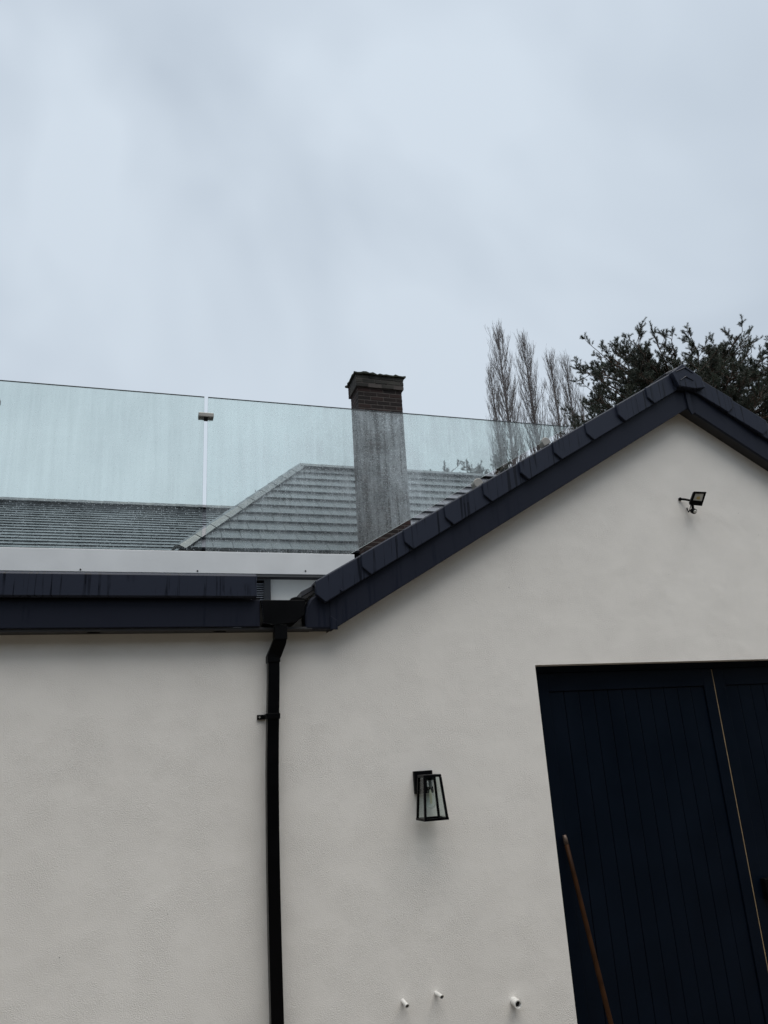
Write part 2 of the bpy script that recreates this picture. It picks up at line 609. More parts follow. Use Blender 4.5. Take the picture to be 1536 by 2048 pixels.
# roof planes behind the verge: individual tile courses on the left slope, plain deck on the right
roof = MB()
for sgn in (-1, 1):
    def X(x):
        return x if sgn < 0 else 2 * AX - x
    lo = [(X(.80), -.08, vz(.80) - .06), (X(AX), -.08, AZ - .06), (X(AX), 5.2, AZ - .06), (X(.80), 5.2, vz(.80) - .06)]
    hi = [(x, y, z + .02) for x, y, z in lo]
    roof.hexa(lo, hi)
roof = roof.build('roof_deck', M['deck'], gb)
nx, nz = -math.sin(PIT), math.cos(PIT)
for sgn in (-1, 1):
    def X(x):
        return x if sgn < 0 else 2 * AX - x
    k = 0
    x = .86
    while x < AX - .05:
        xe = min(x + STEP + .05, AX)
        a0 = vz(x) - .036; a1 = vz(xe) - .036
        m = MB()
        y = -.06 - (.15 if k % 2 else 0)
        while y < 5.1:
            ya, yb = max(y, -.06), y + .297
            m.hexa([(X(x), ya, a0 + .004), (X(xe), ya, a1 - .006), (X(xe), yb, a1 - .006), (X(x), yb, a0 + .004)],
                   [(X(x), ya, a0 + .034), (X(xe), ya, a1 + .012), (X(xe), yb, a1 + .012), (X(x), yb, a0 + .034)])
            y += .30
        m.build('tile_course', M['gtile'], roof)
        x += STEP; k += 1
# ridge tiles running back
for k in range(11):
    y0 = -.09 + .45 * k
    m = MB()
    r = [(AX - .13, AZ - .045), (AX, AZ + .022), (AX + .13, AZ - .045), (AX + .118, AZ - .062), (AX, AZ + .002), (AX - .118, AZ - .062)]
    m.prism(r, y0, y0 + .445)
    m.build('ridge_tile', M['gtile'], roof, .004)

# box end under the left verge, and its small trim board
MB().prism([(.872, 2.351), (.868, 2.42), (.876, 2.475), (.905, 2.53), (.955, 2.566), (1.016, 2.585), (1.055, 2.50), (1.055, 2.351)], -.106, .0).build('box_end', M['barge'], gb, .012)
MB().prism([(1.018, 2.346), (1.063, 2.346), (1.063, 2.398), (1.018, 2.43)], -.116, -.1065).build('box_end_trim', M['barge'], gb, .003)

# flat-roof side: soffit, fascia board, rounded coping
SX1 = .612
MB().box(LW, SX1 + .3, -.104, -.001, 2.350, 2.364).build('soffit_board', M['soffit'], gb, .002)
for px, py in ((187, 1261), (440, 1261), (-66, 1261)):
    q = P(px, py, -.06)
    m = MB()
    ring = [(q[0] + .035 * math.cos(t), -.055 + .02 * math.sin(t)) for t in np.linspace(0, 2 * math.pi, 13)[:-1]]
    m.hexa([(x, y, 2.346) for x, y in ring], [(x, y, 2.3505) for x, y in ring])
    m.build('soffit_vent', M['black'], gb)
MB().box(LW, SX1 - .004, -.115, -.092, 2.366, 2.522).build('fascia_board', M['barge'], gb, .004)
cp = MB()
prof = [(-.150, 2.524), (-.158, 2.534), (-.158, 2.648), (-.148, 2.662), (-.120, 2.668), (.14, 2.672), (.14, 2.655), (-.116, 2.65), (-.122, 2.64), (-.122, 2.524)]
xs = [LW, .586]
cp.loft([[(x, y, z) for y, z in prof] for x in xs])
cp.build('coping', M['trim'], gb, .006)
MB().box(LW, .56, -.09, 3.0, 2.52, 2.60).build('flat_roof_deck', M['deck'], gb)
MB().box(.566, .612, -.112, .02, 2.523, 2.534).build('fascia_end_clip', M['black'], gb, .003)

# ------------------------------------------------------------------ valley gutter and downpipe
gu = empty('box_gutter', (.74, -.1, 2.37), 'black box gutter end between flat roof and gable verge', 'gutter')
gx0, gx1 = .616, .866
endp = [(gx0, 2.516), (gx1, 2.516), (gx1 - .006, 2.43), (gx1 - .06, 2.385), (gx0 + .09, 2.372), (gx0 + .012, 2.385)]
MB().prism(endp, -.135, -.128).build('stop_end', M['black'], gu, .003)
m = MB()
for (x0, z0), (x1, z1) in zip(endp[1:], endp[2:] + endp[:1]):
    n_ = np.array([z1 - z0, -(x1 - x0)]); n_ = n_ / np.linalg.norm(n_) * .004
    if (x0, z0) == endp[0] or (x1, z1) == endp[1]:
        continue
    m.hexa([(x0, -.127, z0), (x1, -.127, z1), (x1 - n_[0], -.127, z1 - n_[1]), (x0 - n_[0], -.127, z0 - n_[1])],
           [(x0, 5.0, z0), (x1, 5.0, z1), (x1 - n_[0], 5.0, z1 - n_[1]), (x0 - n_[0], 5.0, z0 - n_[1])])
m.build('channel', M['black'], gu)
q = P(596, 1197, -.10)
MB().loft([[(q[0] + dx, y, 2.517 + dz) for dx, dz in ((-.05, 0), (-.045, .012), (-.02, .02), (.02, .016), (.055, .004), (.055, 0))] for y in (-.125, .05)]).build('gutter_clip', M['black'], gu, .002)

dp = empty('downpipe', (.685, -.05, GZ), 'square black downpipe slightly bowed on cream wall', 'downpipe')


def sq(x, y, z, hx, hy, tilt=0.0):
    # square section, optionally tilted in xz
    return [(x - hx, y - hy, z + tilt * hx), (x + hx, y - hy, z - tilt * hx), (x + hx, y + hy, z - tilt * hx), (x - hx, y + hy, z + tilt * hx)]


rings = []
for z in np.linspace(GZ + .02, 2.19, 26):
    # measured bow of the pipe
    t = (z - .4) / (2.05 - .4)
    x = .6838 + .004 * (1 - t) - .0085 * math.sin(math.pi * min(max(t, 0), 1)) + .006 * max(t - .75, 0) * 4
    rings.append(sq(x, -.048, z, .0325, .0325))
MB().loft(rings).build('pipe', M['pipe'], dp, .005)
# swan neck: collar, slanted run, outlet
top_x = float(P(562, 1265, -.13)[0])
MB().loft([sq(.690, -.05, 2.168, .0365, .0365), sq(.690, -.05, 2.200, .0365, .0365, .2), sq(.696, -.055, 2.212, .034, .034, .5),
           sq(top_x - .004, -.090, 2.280, .034, .034, .4), sq(top_x, -.095, 2.296, .034, .034)]).build('swan_neck', M['black'], dp, .004)
MB().loft([sq(top_x, -.095, 2.290, .0365, .0365), sq(top_x, -.095, 2.374, .0365, .0365)]).build('outlet', M['black'], dp, .003)
q = P(546, 1432, -.085)
bz = float(q[2])
m = MB()
bx = .6815
m.box(bx - .038, bx + .038, -.0865, -.083, bz - .015, bz + .015)
m.box(bx - .0385, bx - .035, -.083, -.012, bz - .015, bz + .015)
m.box(bx + .035, bx + .0405, -.083, -.012, bz - .015, bz + .015)
m.box(bx - .078, bx - .0355, -.014, -.002, bz - .013, bz + .013)
m.box(bx + .0355, bx + .05, -.014, -.002, bz - .013, bz + .013)
br = m.build('pipe_bracket', M['black'], dp, .002)
MB().tube([(bx - .065, -.013, bz), (bx - .065, -.018, bz)], .0055, 8).build('screw', M['steel'], br)

# ------------------------------------------------------------------ garage door
gd = empty('garage_door', ((DX0 + DX1) / 2, .1, GZ), 'dark navy boarded double garage door under cream gable', 'garage door')
XG = 3.834
DY = .10
m = MB()
m.box(DX0 + .001, DX0 + .045, DY - .01, WT - .02, GZ, DZ - .001)
m.box(DX1 - .045, DX1 - .001, DY - .01, WT - .02, GZ, DZ - .001)
m.box(DX0 + .046, DX1 - .046, DY - .01, WT - .02, DZ - .042, DZ - .001)
m.build('door_frame', M['navy'], gd)
for i, (x0, x1) in enumerate(((DX0 + .048, XG - .005), (XG + .006, DX1 - .048))):
    leaf = MB().box(x0 + .02, x1 - .02, DY + .042, DY + .062, GZ + .03, DZ - .06).build('door_leaf', M['navy'], gd)
    for xa, xb in ((x0, x0 + .085), (x1 - .085, x1)):
        MB().box(xa, xb, DY, DY + .040, GZ + .02, DZ - .0428).build('stile', M['navy'], leaf, .002)
    MB().box(x0 + .0855, x1 - .0855, DY, DY + .040, DZ - .162, DZ - .0428).build('top_rail', M['navy'], leaf, .002)
    MB().box(x0 + .0855, x1 - .0855, DY, DY + .040, GZ + .02, GZ + .18).build('bottom_rail', M['navy'], leaf, .002)
    n = 11
    bw = (x1 - x0 - .172) / n
    for k in range(n):
        xa = x0 + .086 + k * bw
        yo = DY + .008 + .0015 * random.random()
        MB().box(xa + .0018, xa + bw - .0018, yo, yo + .03, GZ + .181, DZ - .163).build('board', M['navy'], leaf, .0035)
    if i == 0:
        MB().box(x1 + .0005, x1 + .0075, DY + .002, DY + .030, GZ + .03, DZ - .05).build('bare_edge_strip', M['tan'], leaf)
    else:
        q = P(1526, 1757, DY - .03); q2 = P(1536, 1800, DY - .03)
        MB().box(q[0], q[0] + .075, DY - .045, DY - .0005, q2[2], q[2]).build('lock_case', M['black'], leaf, .006)
        MB().tube([(q[0] + .035, DY - .045, q[2] - .05), (q[0] + .035, DY - .075, q[2] - .05), (q[0] + .12, DY - .08, q[2] - .05)], .009, 8).build('handle', M['black'], leaf)

# pole leaning on the door
a = P(1128.5, 1670, .075)
b_ = P(1222, 2048, -.05)
d = (b_ - a); d = d / np.linalg.norm(d)
e = a + d * ((a[2] - GZ) / -d[2])
e[2] = GZ
po = empty('wooden_pole', tuple(e), 'thin brown wooden pole leaning against navy garage door', 'pole')
ln = np.linalg.norm(e - a)
dd = (a - e) / ln
MB().tube([e + dd * t for t in np.linspace(0.0, ln - .05, 9)], [.0155, .0155, .015, .0145, .0145, .014, .0138, .0135, .013], 12).build('shaft', M['pole'], po, smooth=True)
MB().tube([e + dd * (ln - .052), e + dd * (ln - .02), e + dd * ln], [.0138, .0138, .011], 12).build('ferrule', M['pole_end'], po, smooth=True)

# ------------------------------------------------------------------ wall lantern
q = P(848, 1540, 0)
wl = empty('wall_lantern', (1.56, 0, 1.52), 'black framed glass box lantern on cream wall beside downpipe', 'wall light')
lx = 1.562                             # centre line
pz1, pz0 = 1.532, 1.408
MB().box(lx - .057, lx + .057, -.028, -.0005, pz0, pz1).build('back_plate', M['black'], wl, .003)
zT, zB = 1.512, 1.272
yc = -.122
hT, hB = .053, .071


def lerp(z):
    t = (zT - z) / (zT - zB)
    return hT + (hB - hT) * t


MB().box(lx - .02, lx + .02, yc + .05, -.029, zT - .052, zT - .016).build('arm', M['black'], wl, .002)
MB().hexa([(lx - hT - .001, yc - hT - .001, zT - .014), (lx + hT + .001, yc - hT - .001, zT - .014), (lx + hT + .001, yc + hT + .001, zT - .014), (lx - hT - .001, yc + hT + .001, zT - .014)],
          [(lx - hT, yc - hT, zT), (lx + hT, yc - hT, zT), (lx + hT, yc + hT, zT), (lx - hT, yc + hT, zT)]).build('top_plate', M['black'], wl, .002)
for sx in (-1, 1):
    for sy in (-1, 1):
        rings = []
        for z in (zB + .012, zT - .0145):
            h = lerp(z)
            x0, y0 = lx + sx * h, yc + sy * h
            rings.append([(x0, y0, z), (x0 - sx * .012, y0, z), (x0 - sx * .012, y0 - sy * .012, z), (x0, y0 - sy * .012, z)])
        MB().loft(rings).build('corner_post', M['black'], wl)
m = MB()
h = hB + .001
for bxx in ((lx - h, lx + h, yc - h, yc - h + .013), (lx - h, lx + h, yc + h - .013, yc + h), (lx - h, lx - h + .013, yc - h + .0132, yc + h - .0132), (lx + h - .013, lx + h, yc - h + .0132, yc + h - .0132)):
    m.box(bxx[0], bxx[1], bxx[2], bxx[3], zB, zB + .012)
m.build('bottom_frame', M['black'], wl)
for sx, sy in ((0, -1), (0, 1), (-1, 0), (1, 0)):
    rings = []
    for z in (zB + .012, zT - .0145):
        hh = lerp(z) - .005
        if sx == 0:
            rings.append([(lx - hh + .006, yc + sy * hh, z), (lx + hh - .006, yc + sy * hh, z), (lx + hh - .006, yc + sy * (hh - .003), z), (lx - hh + .006, yc + sy * (hh - .003), z)])
        else:
            rings.append([(lx + sx * hh, yc - hh + .006, z), (lx + sx * hh, yc + hh - .006, z), (lx + sx * (hh - .003), yc + hh - .006, z), (lx + sx * (hh - .003), yc - hh + .006, z)])
    MB().loft(rings).build('glass_pane', M['clear'], wl)
MB().tube([(lx, yc, zT - .0145), (lx, yc, zT - .03)], .022, 16).build('lamp_socket', M['black'], wl)
MB().tube([(lx, yc, zT - .031), (lx, yc, zT - .065)], .0165, 16).build('lamp_holder', M['chrome'], wl)
prof = [(.0125, -.066), (.014, -.08), (.020, -.105), (.0285, -.130), (.031, -.148), (.027, -.166), (.016, -.178), (.003, -.182)]
bulb = MB().tube([(lx, yc, zT + dz) for r, dz in prof], [r for r, dz in prof], 20).build('bulb', M['clear'], wl, smooth=True)
MB().tube([(lx, yc, zT - .08), (lx, yc, zT - .10), (lx, yc, zT - .155)], [.004, .008, .007], 8).build('filament', M['bulb'], bulb)

# ------------------------------------------------------------------ floodlight with sensor
q = P(1383, 1005, 0)
fl = empty('floodlight', (float(q[0]), 0, float(q[2])), 'small black floodlight with motion sensor under gable peak', 'floodlight')
# pane corners pushed out from the wall: the head faces outward and down
tl_, tr_ = P(1389, 983, -.125), P(1413, 984, -.125)
bl_, br_ = P(1379, 1009.5, -.075), P(1404, 1012, -.075)
cx = [np.array(t) for t in (bl_, br_, tr_, tl_)]
nrm = np.cross(cx[1] - cx[0], cx[3] - cx[0]); nrm = nrm / np.linalg.norm(nrm)
if nrm[1] > 0:
    nrm = -nrm
ctr = sum(cx) / 4


def inset(k, dn, kb=None):
    u = (cx[1] - cx[0]); v = (cx[3] - cx[0])
    kb = k if kb is None else kb
    return [cx[0] + u * k + v * kb + nrm * dn, cx[1] - u * k + v * kb + nrm * dn, cx[2] - u * k - v * k + nrm * dn, cx[3] + u * k - v * k + nrm * dn]


body = MB().hexa(inset(.08, -.028), inset(0, -.004)).build('lamp_body', M['black'], fl, .005)
rim = MB()
o_, i_ = inset(0, .0), inset(.15, .0, .36)
for k in range(4):
    k2 = (k + 1) % 4
    rim.hexa([o_[k] - nrm * .0035, o_[k2] - nrm * .0035, i_[k2] - nrm * .0035, i_[k] - nrm * .0035], [o_[k], o_[k2], i_[k2], i_[k]])
rim.build('front_rim', M['black'], fl)
MB().hexa(inset(.15, -.0035, .36), inset(.15, -.0018, .36)).build('diffuser', M['lens'], fl)
ii = inset(.36, -.0017, .46)
MB().hexa(ii, [p + nrm * .001 for p in ii]).build('led_board', M['led'], fl)
# bracket to the wall, sensor below
a = P(1361, 998, -.012); c = P(1381, 1001, -.05)
m = MB()
m.tube([a, P(1371, 999, -.03), c], [.0085, .0085, .0085], 4)
m.tube([(a[0], 0.0, a[2]), (a[0], -.014, a[2])], .012, 10)
m.build('bracket', M['black'], fl)
s0 = P(1385, 1010, -.06); s1 = P(1386, 1019, -.055)
MB().tube([s0, s1], .0095, 8).build('sensor_arm', M['black'], fl)
MB().tube([P(1382, 1009, -.05), P(1379, 1022, -.03), P(1377, 1024, -.02), P(1374, 1017, -.004), P(1374, 1016, .0)], .0042, 6).build('cable', M['black'], fl)
s2 = P(1384, 1021, -.05); s3 = P(1390, 1023, -.075)
sh = MB().tube([s2, s2 * .5 + s3 * .5, s3], [.018, .021, .0195], 14).build('sensor_housing', M['black'], fl, smooth=False)
dv = (s3 - s2) / np.linalg.norm(s3 - s2) + np.array([0, 0, -.5])
dv /= np.linalg.norm(dv)
MB().tube([s3 - dv * .002, s3 + dv * .007, s3 + dv * .012], [.0145, .0125, .005], 14).build('sensor_lens', M['lens'], fl, smooth=True)


# ------------------------------------------------------------------ overflow pipes
def overflow(px, py, r, ln, label, cut=.0, down=0.0):
    q = P(px, py, 0)
    o = empty('overflow_pipe', (float(q[0]), 0, float(q[2])), label, 'pipe', 'overflow pipes through the wall')
    ri = r * .76
    k = 20
    ang = [2 * math.pi * t / k for t in range(k)]
    zc = q[2]

    def ring(rr, y, c=0.0, dz=0.0):
        return [(q[0] + rr * math.cos(t), y + c * math.sin(t), zc + dz + rr * math.sin(t)) for t in ang]
    MB().loft([ring(r, .01), ring(r, -ln, cut, down), ring(ri, -ln + .0005, cut * .76, down), ring(ri, .008)], cap=False).build('tube', M['white_plastic'], o, smooth=False)
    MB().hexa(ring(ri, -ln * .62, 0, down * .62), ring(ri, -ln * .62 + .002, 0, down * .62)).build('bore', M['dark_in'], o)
    return o


overflow(805.5, 2001.5, .0105, .075, 'thin white overflow pipe stub, lower left of the two small ones', -.006, -.006)
overflow(872, 1986.5, .0105, .09, 'thin white overflow pipe stub nearest below the wall lantern, angled down', -.006, .004)
overflow(1027, 2002, (.0215), .058, 'wide white waste pipe stub near the garage door', .0, -.003)

# ------------------------------------------------------------------ glass balustrade
YG = .33
GT = .0175
gb_z = 2.905
bal = empty('glass_balustrade', (.3, YG, 2.77), 'frameless rain spotted glass balustrade in white base channel above flat roof', 'balustrade')
ch = MB().prism([(LW, 2.772), (1.30, 2.772), (1.30, 2.915), (LW, 2.91)], YG - .03, YG + .055).build('base_channel', M['alu'], bal, .003)
MB().box(LW, 1.30, YG - .026, YG + .05, 2.756, 2.7715).build('channel_lip', simple('channel_lip_grey', (.07, .075, .08), .5), bal)
for px, py in ((161, 1139), (395, 1142), (611, 1142)):
    q = P(px, py, YG - .03)
    MB().tube([(q[0], YG - .0325, q[2]), (q[0], YG - .0295, q[2])], .0055, 8).build('screw_hole', M['dark_in'], ch)
MB().box(LW, .545, YG + .0, YG + .05, 2.60, 2.7555).build('support_kerb', M['deck'], bal)


def pane(poly, mats, name='glass_pane'):
    m = MB().prism(poly, YG - GT / 2, YG + GT / 2)
    o = m.build(name, mats, bal)
    me = o.data
    for p in me.polygons:
        n = p.normal
        if n.y < -.9:
            p.material_index = 0
        elif n.y > .9:
            p.material_index = 1
        elif n.z < -.5:
            p.material_index = 3
        else:
            p.material_index = 2
    return o


base = bal.location.x
wetA = mat_glass_wet('wet_glass_light', .035, .06, -1.6, 0, (.835, .90, .872))
wetB = mat_glass_wet('wet_glass_heavy', .12, .31, 0.0, 1.0, (.865, .945, .915))
xa = float(P(405.8, 950, YG)[0]); xb = float(P(413.6, 950, YG)[0])
zl = 4.002
pane([(-2.35, 2.87), (-.992, 2.87), (-.992, zl), (-2.35, zl)], [wetA, M['pane_back'], M['gedge'], M['edge']])
pane([(-.969, 2.87), (xa, 2.87), (xa, zl), (-.969, zl)], [wetA, M['pane_back'], M['gedge'], M['edge']])
rk = lambda x: 2.925 + .5885 * (x - 1.277)
xr = 1.277 + (zl - 2.925) / .5885
pane([(xb, 2.87), (1.18, 2.87), (1.24, rk(1.24)), (xr, zl), (xb, zl)], [wetB, M['pane_back'], M['gedge'], M['edge']])
for jx in ((xa + xb) / 2, -.9805):
    q = P(410, 829, YG - .03)
    z = float(q[2])
    c_ = MB().box(jx - .05, jx + .05, YG - .032, YG + .032, z - .016, z + .016).build('panel_clamp', M['steel'], bal, .005)
    MB().box(jx - .013, jx + .013, YG - .026, YG + .026, z - .024, z - .0162).build('clamp_spacer', M['black'], c_, .002)
for px, py in ((953, 967), (1088, 885)):
    q = P(px, py, YG)
    ring0 = []
    m = MB()
    k = 14
    prof = [(math.cos(t) * .036, math.sin(t) * .030) for t in np.linspace(0, math.pi, 9)] + [(-.036, -.03), (.036, -.03)]
    ca, sa = math.cos(PIT), math.sin(PIT)
    sec = [(q[0] + px_ * ca - pz_ * sa, q[2] + px_ * sa + pz_ * ca) for px_, pz_ in prof]
    m.prism(sec, YG - .03, YG + .03)
    c_ = m.build('roof_clamp', M['steel'], bal, .004)
    MB().prism([(q[0] - .012, q[2] - .025), (q[0] + .03, q[2] - .02), (q[0] + .03, vz(q[0]) - .005), (q[0] - .012, vz(q[0]) - .03)], YG - .02, YG + .02).build('clamp_foot', M['black'], c_)

# ------------------------------------------------------------------ house behind: walls, two roofs, chimney
HP = RAD(42)
E2 = P(480, 1101, 6.85)
n2 = np.array([0, -math.sin(HP), math.cos(HP)])
hs = empty('house', (4.0, 7.2, GZ), 'white house behind balcony with grey hipped tile roof and brick chimney', 'house')
h_bot = on_plane(355, 1100, E2, n2)
h_top = on_plane(600, 937, E2, n2)
r_end = on_plane(945, 953, E2, n2)
EZ = float(E2[2]); EY = 6.85
RZ = float(h_top[2] + r_end[2]) / 2; RY = EY + (RZ - EZ) / math.tan(HP)
HX0 = float(h_bot[0]); HX1 = float(h_top[0])
SLEN = (RZ - EZ) / math.sin(HP)
NC = 11
GA = SLEN / NC
XEND = 9.0
MB().box(.75, XEND + .2, 7.2, RY + 2.8, GZ, EZ + .1).build('wall', M['house_render'], hs)
MB().box(-8.0, .745, 7.5, 12.8, GZ, 4.75).build('wing_wall', M['render'], hs)


def hipx(s):
    """x of the hip line at slope distance s from the eave"""
    return HX0 + (HX1 - HX0) * s / SLEN


def SL(x, s, h):
    """point on main roof: x, slope distance, height off the slope"""
    return (x, EY + s * math.cos(HP) - h * math.sin(HP), EZ + s * math.sin(HP) + h * math.cos(HP))


dk = MB()
dk.hexa([SL(HX0, .02, -.05), SL(XEND, .02, -.05), SL(XEND, SLEN, -.05), SL(HX1, SLEN, -.05)],
        [SL(HX0, .02, -.03), SL(XEND, .02, -.03), SL(XEND, SLEN, -.03), SL(HX1, SLEN, -.03)])
# back and hip-end slopes close the roof
BY = RY + (RZ - EZ) / math.tan(HP)
dk.quadmesh([(HX0, EY, EZ - .05), (HX1, RY, RZ - .05), (HX0, BY, EZ - .05)], [(0, 1, 2)])
dk.quadmesh([(HX0, BY, EZ - .05), (HX1, RY, RZ - .05), (XEND, RY, RZ - .05), (XEND, BY, EZ - .05)], [(0, 1, 2, 3)])
dk = dk.build('roof', M['deck'], hs)
TW = .302
CX0, CX1 = None, None
# chimney plan
chY = 10.79 - 4.35
cl = P(716.7, 805, chY); crr = P(804.5, 805, chY)
CHX0, CHX1 = float(cl[0]), float(cl[0]) + .7775
CHY0, CHY1 = chY, chY + .44
tile_cache = {}
cnt = 0
for i in range(NC):
    s0, s1 = i * GA - .015, (i + 1) * GA + .06
    off = TW / 2 if i % 2 else 0
    k = int(math.floor((HX0 - .3) / TW))
    while k * TW + off < XEND - TW:
        xl, xr_ = k * TW + off + .0035, (k + 1) * TW + off - .0035
        k += 1
        if xr_ < hipx(max(s0, 0)) + .06:
            continue
        if xl > 7.6:
            continue
        lb, lt = max(xl, hipx(max(s0, 0)) + .05), max(xl, hipx(min(s1, SLEN)) + .05)
        if lt > xr_ - .01:
            lt = xr_ - .01
        if lb > xr_ - .02:
            continue
        cut = lb > xl or lt > xl
        se = min(s1, SLEN + .01)
        key = None if cut else (i == NC - 1)
        ox, oy, oz = SL(xl, s0, 0)
        j = .004 * (random.random() - .5)
        if key is None or key not in tile_cache:
            m = MB().hexa([SL(lb, s0, .012), SL(xr_, s0, .012), SL(xr_, se, -.025), SL(lt, se, -.025)],
                          [SL(lb, s0, .050), SL(xr_, s0, .050), SL(xr_, se, .006), SL(lt, se, .006)])
            me = m.mesh('roof_tile', (ox, oy, oz))
            me.materials.append(M['rtile'])
            if key is not None:
                tile_cache[key] = me
        else:
            me = tile_cache[key]
        o = bpy.data.objects.new('roof_tile', me)
        COL.objects.link(o)
        o.parent = dk
        o.location = (ox - hs.location.x, oy - hs.location.y + j, oz - hs.location.z + j)
        cnt += 1
# the part of the slope nobody sees past the gable
MB().hexa([SL(7.62, 0, -.02), SL(XEND, 0, -.02), SL(XEND, SLEN, -.02), SL(7.62, SLEN, -.02)],
          [SL(7.62, 0, .03), SL(XEND, 0, .03), SL(XEND, SLEN, .03), SL(7.62, SLEN, .03)]).build('roof_end_panel', M['rtile'], dk)


def ridge_piece(p0, p1, side, up, wid, lift, drop, parent, mat, name):
    """angled ridge tile from p0 to p1; lower end p0 a little larger"""
    p0, p1, side, up = (np.array(t, float) for t in (p0, p1, side, up))
    rings = []
    for p, k in ((p0, 1.12), (p1, 1.0)):
        ww = wid * k
        lf = lift * k
        pts = [-side * ww - up * drop, -side * .35 * ww + up * lf * .8, up * lf, side * .35 * ww + up * lf * .8, side * ww - up * drop,
               side * (ww - .012) - up * (drop + .016), up * (lf - .022), -side * (ww - .012) - up * (drop + .016)]
        rings.append([p + t for t in pts])
    return MB().loft(rings).build(name, mat, parent)


hb = np.array(SL(HX0, -.03, .04)); ht = np.array(SL(HX1, SLEN, .04))
ax = (ht - hb) / np.linalg.norm(ht - hb)
up = np.array([0, 0, 1.0]) - ax * ax[2]; up /= np.linalg.norm(up)
sd = np.cross(ax, up)
nh = 10
for k in range(nh):
    a = hb + (ht - hb) * k / nh; b_ = hb + (ht - hb) * (k + 1.03) / nh
    ridge_piece(a, b_, sd, up, .125, .045, .03, dk, M['rtile'], 'hip_tile')
x = HX1
while x < 8.0:
    ridge_piece((x, RY, RZ + .03), (x + .46, RY, RZ + .03), (0, 1, 0), (0, 0, 1), .12, .06, .03, dk, M['rtile'], 'ridge_tile')
    x += .45
# half-round gutter and fascia under the eave
m = MB()
ar = [(EY - .03 + .06 * math.cos(t), EZ - .045 + .06 * math.sin(t)) for t in np.linspace(math.pi, 2 * math.pi, 9)]
ar2 = [(EY - .03 + .052 * math.cos(t), EZ - .045 + .052 * math.sin(t)) for t in np.linspace(2 * math.pi, math.pi, 9)]
for x0, x1 in ((HX0, CHX0 - .01), (CHX1 + .01, XEND)):
    m.loft([[(x, y, z) for y, z in ar + ar2] for x in (x0, x1)])
m.build('eave_gutter', M['black'], hs)
MB().box(HX0 + .1, XEND, EY + .04, EY + .065, EZ - .22, EZ - .02).build('eave_fascia', M['barge'], hs)
MB().box(HX0 + .1, XEND, EY + .0655, 7.2, EZ - .22, EZ - .205).build('eave_soffit', M['soffit'], hs)

# wing roof: same tiles seen almost edge-on
WP = RAD(28)
E1 = P(100, 1097, 7.2)
W_Y, W_Z = 7.2, float(E1[2])
WN = 18
wr1 = on_plane(0, 1001.5, E1, np.array([0, -math.sin(WP), math.cos(WP)]))
WL = math.hypot(wr1[1] - W_Y, wr1[2] - W_Z)
WG = WL / WN


def WS(x, s, h):
    return (x, W_Y + s * math.cos(WP) - h * math.sin(WP), W_Z + s * math.sin(WP) + h * math.cos(WP))


PW = .302
wr = MB()
wr.hexa([WS(-8, 0, -.06), WS(3, 0, -.06), WS(3, WL, -.06), WS(-8, WL, -.06)], [WS(-8, 0, -.035), WS(3, 0, -.035), WS(3, WL, -.035), WS(-8, WL, -.035)])
p1, p2 = WS(-8, WL, -.06), WS(3, WL, -.06)
wr.quadmesh([p1, p2, (3, 2 * p1[1] - W_Y, W_Z - .05), (-8, 2 * p1[1] - W_Y, W_Z - .05)], [(0, 1, 2, 3)])
wr = wr.build('wing_roof', M['deck'], hs)
m = MB()
for i in range(WN):
    s0, s1 = i * WG, (i + 1) * WG + .03
    off = PW / 2 if i % 2 else 0
    for k in range(-26, 12):
        xl = k * PW + off
        j = random.uniform(-.002, .002)
        # tiles stop where the hipped roof starts
        if xl > HX0 + (s0 * math.cos(WP) + .35) * 1.0:
            continue
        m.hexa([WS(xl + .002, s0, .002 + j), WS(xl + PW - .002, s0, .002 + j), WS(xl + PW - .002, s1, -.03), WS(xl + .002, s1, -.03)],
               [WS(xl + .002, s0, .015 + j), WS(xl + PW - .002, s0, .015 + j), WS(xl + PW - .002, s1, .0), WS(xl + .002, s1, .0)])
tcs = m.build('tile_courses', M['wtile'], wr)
tcs['kind'] = 'stuff'
top = WS(0, WL, 0)
x = -6.0
while x < 2.6:
    ridge_piece((x, top[1], top[2] + .02), (x + .47, top[1], top[2] + .02), (0, 1, 0), (0, 0, 1), .12, .055, .03, wr, M['rtile'], 'ridge_tile')
    x += .46
m = MB()
for x0, x1 in ((-8, HX0 - .05),):
    m.loft([[(x, y - EY + W_Y, z - EZ + W_Z) for y, z in ar + ar2] for x in (x0, x1)])
m.build('wing_gutter', M['black'], hs)

# window under the balcony
wx1 = float(P(540, 1175, 7.19)[0]); wx0 = wx1 - 1.25
fw = wx1 - float(P(527, 1175, 7.19)[0])
wz0, wz1 = 3.1, 4.42
win = MB()
for b4 in ((wx0, wx0 + fw, wz0, wz1), (wx1 - fw, wx1, wz0, wz1), (wx0 + fw, wx1 - fw, wz1 - fw, wz1), (wx0 + fw, wx1 - fw, wz0, wz0 + fw)):
    win.box(b4[0], b4[1], 7.12, 7.1995, b4[2], b4[3])
# wall set forward around the window so the frame sits in a solid facade
win = win.build('window', M['winframe'], hs)
MB().box(wx0 + fw, wx1 - fw, 7.192, 7.1985, wz0 + fw, wz1 - fw).build('pane', M['black'], win)
m = MB()
z = wz0 + fw + .01
while z < wz1 - fw - .03:
    m.hexa([(wx0 + fw, 7.15, z), (wx1 - fw, 7.15, z), (wx1 - fw, 7.18, z + .022), (wx0 + fw, 7.18, z + .022)],
           [(wx0 + fw, 7.148, z + .004), (wx1 - fw, 7.148, z + .004), (wx1 - fw, 7.178, z + .026), (wx0 + fw, 7.178, z + .026)])
    z += .036
m.build('blind', M['blind'], win)
MB().box(wx0 - .05, wx1 + .05, 7.06, 7.199, wz0 - .06, wz0 - .001).build('sill', M['alu'], win, .004)

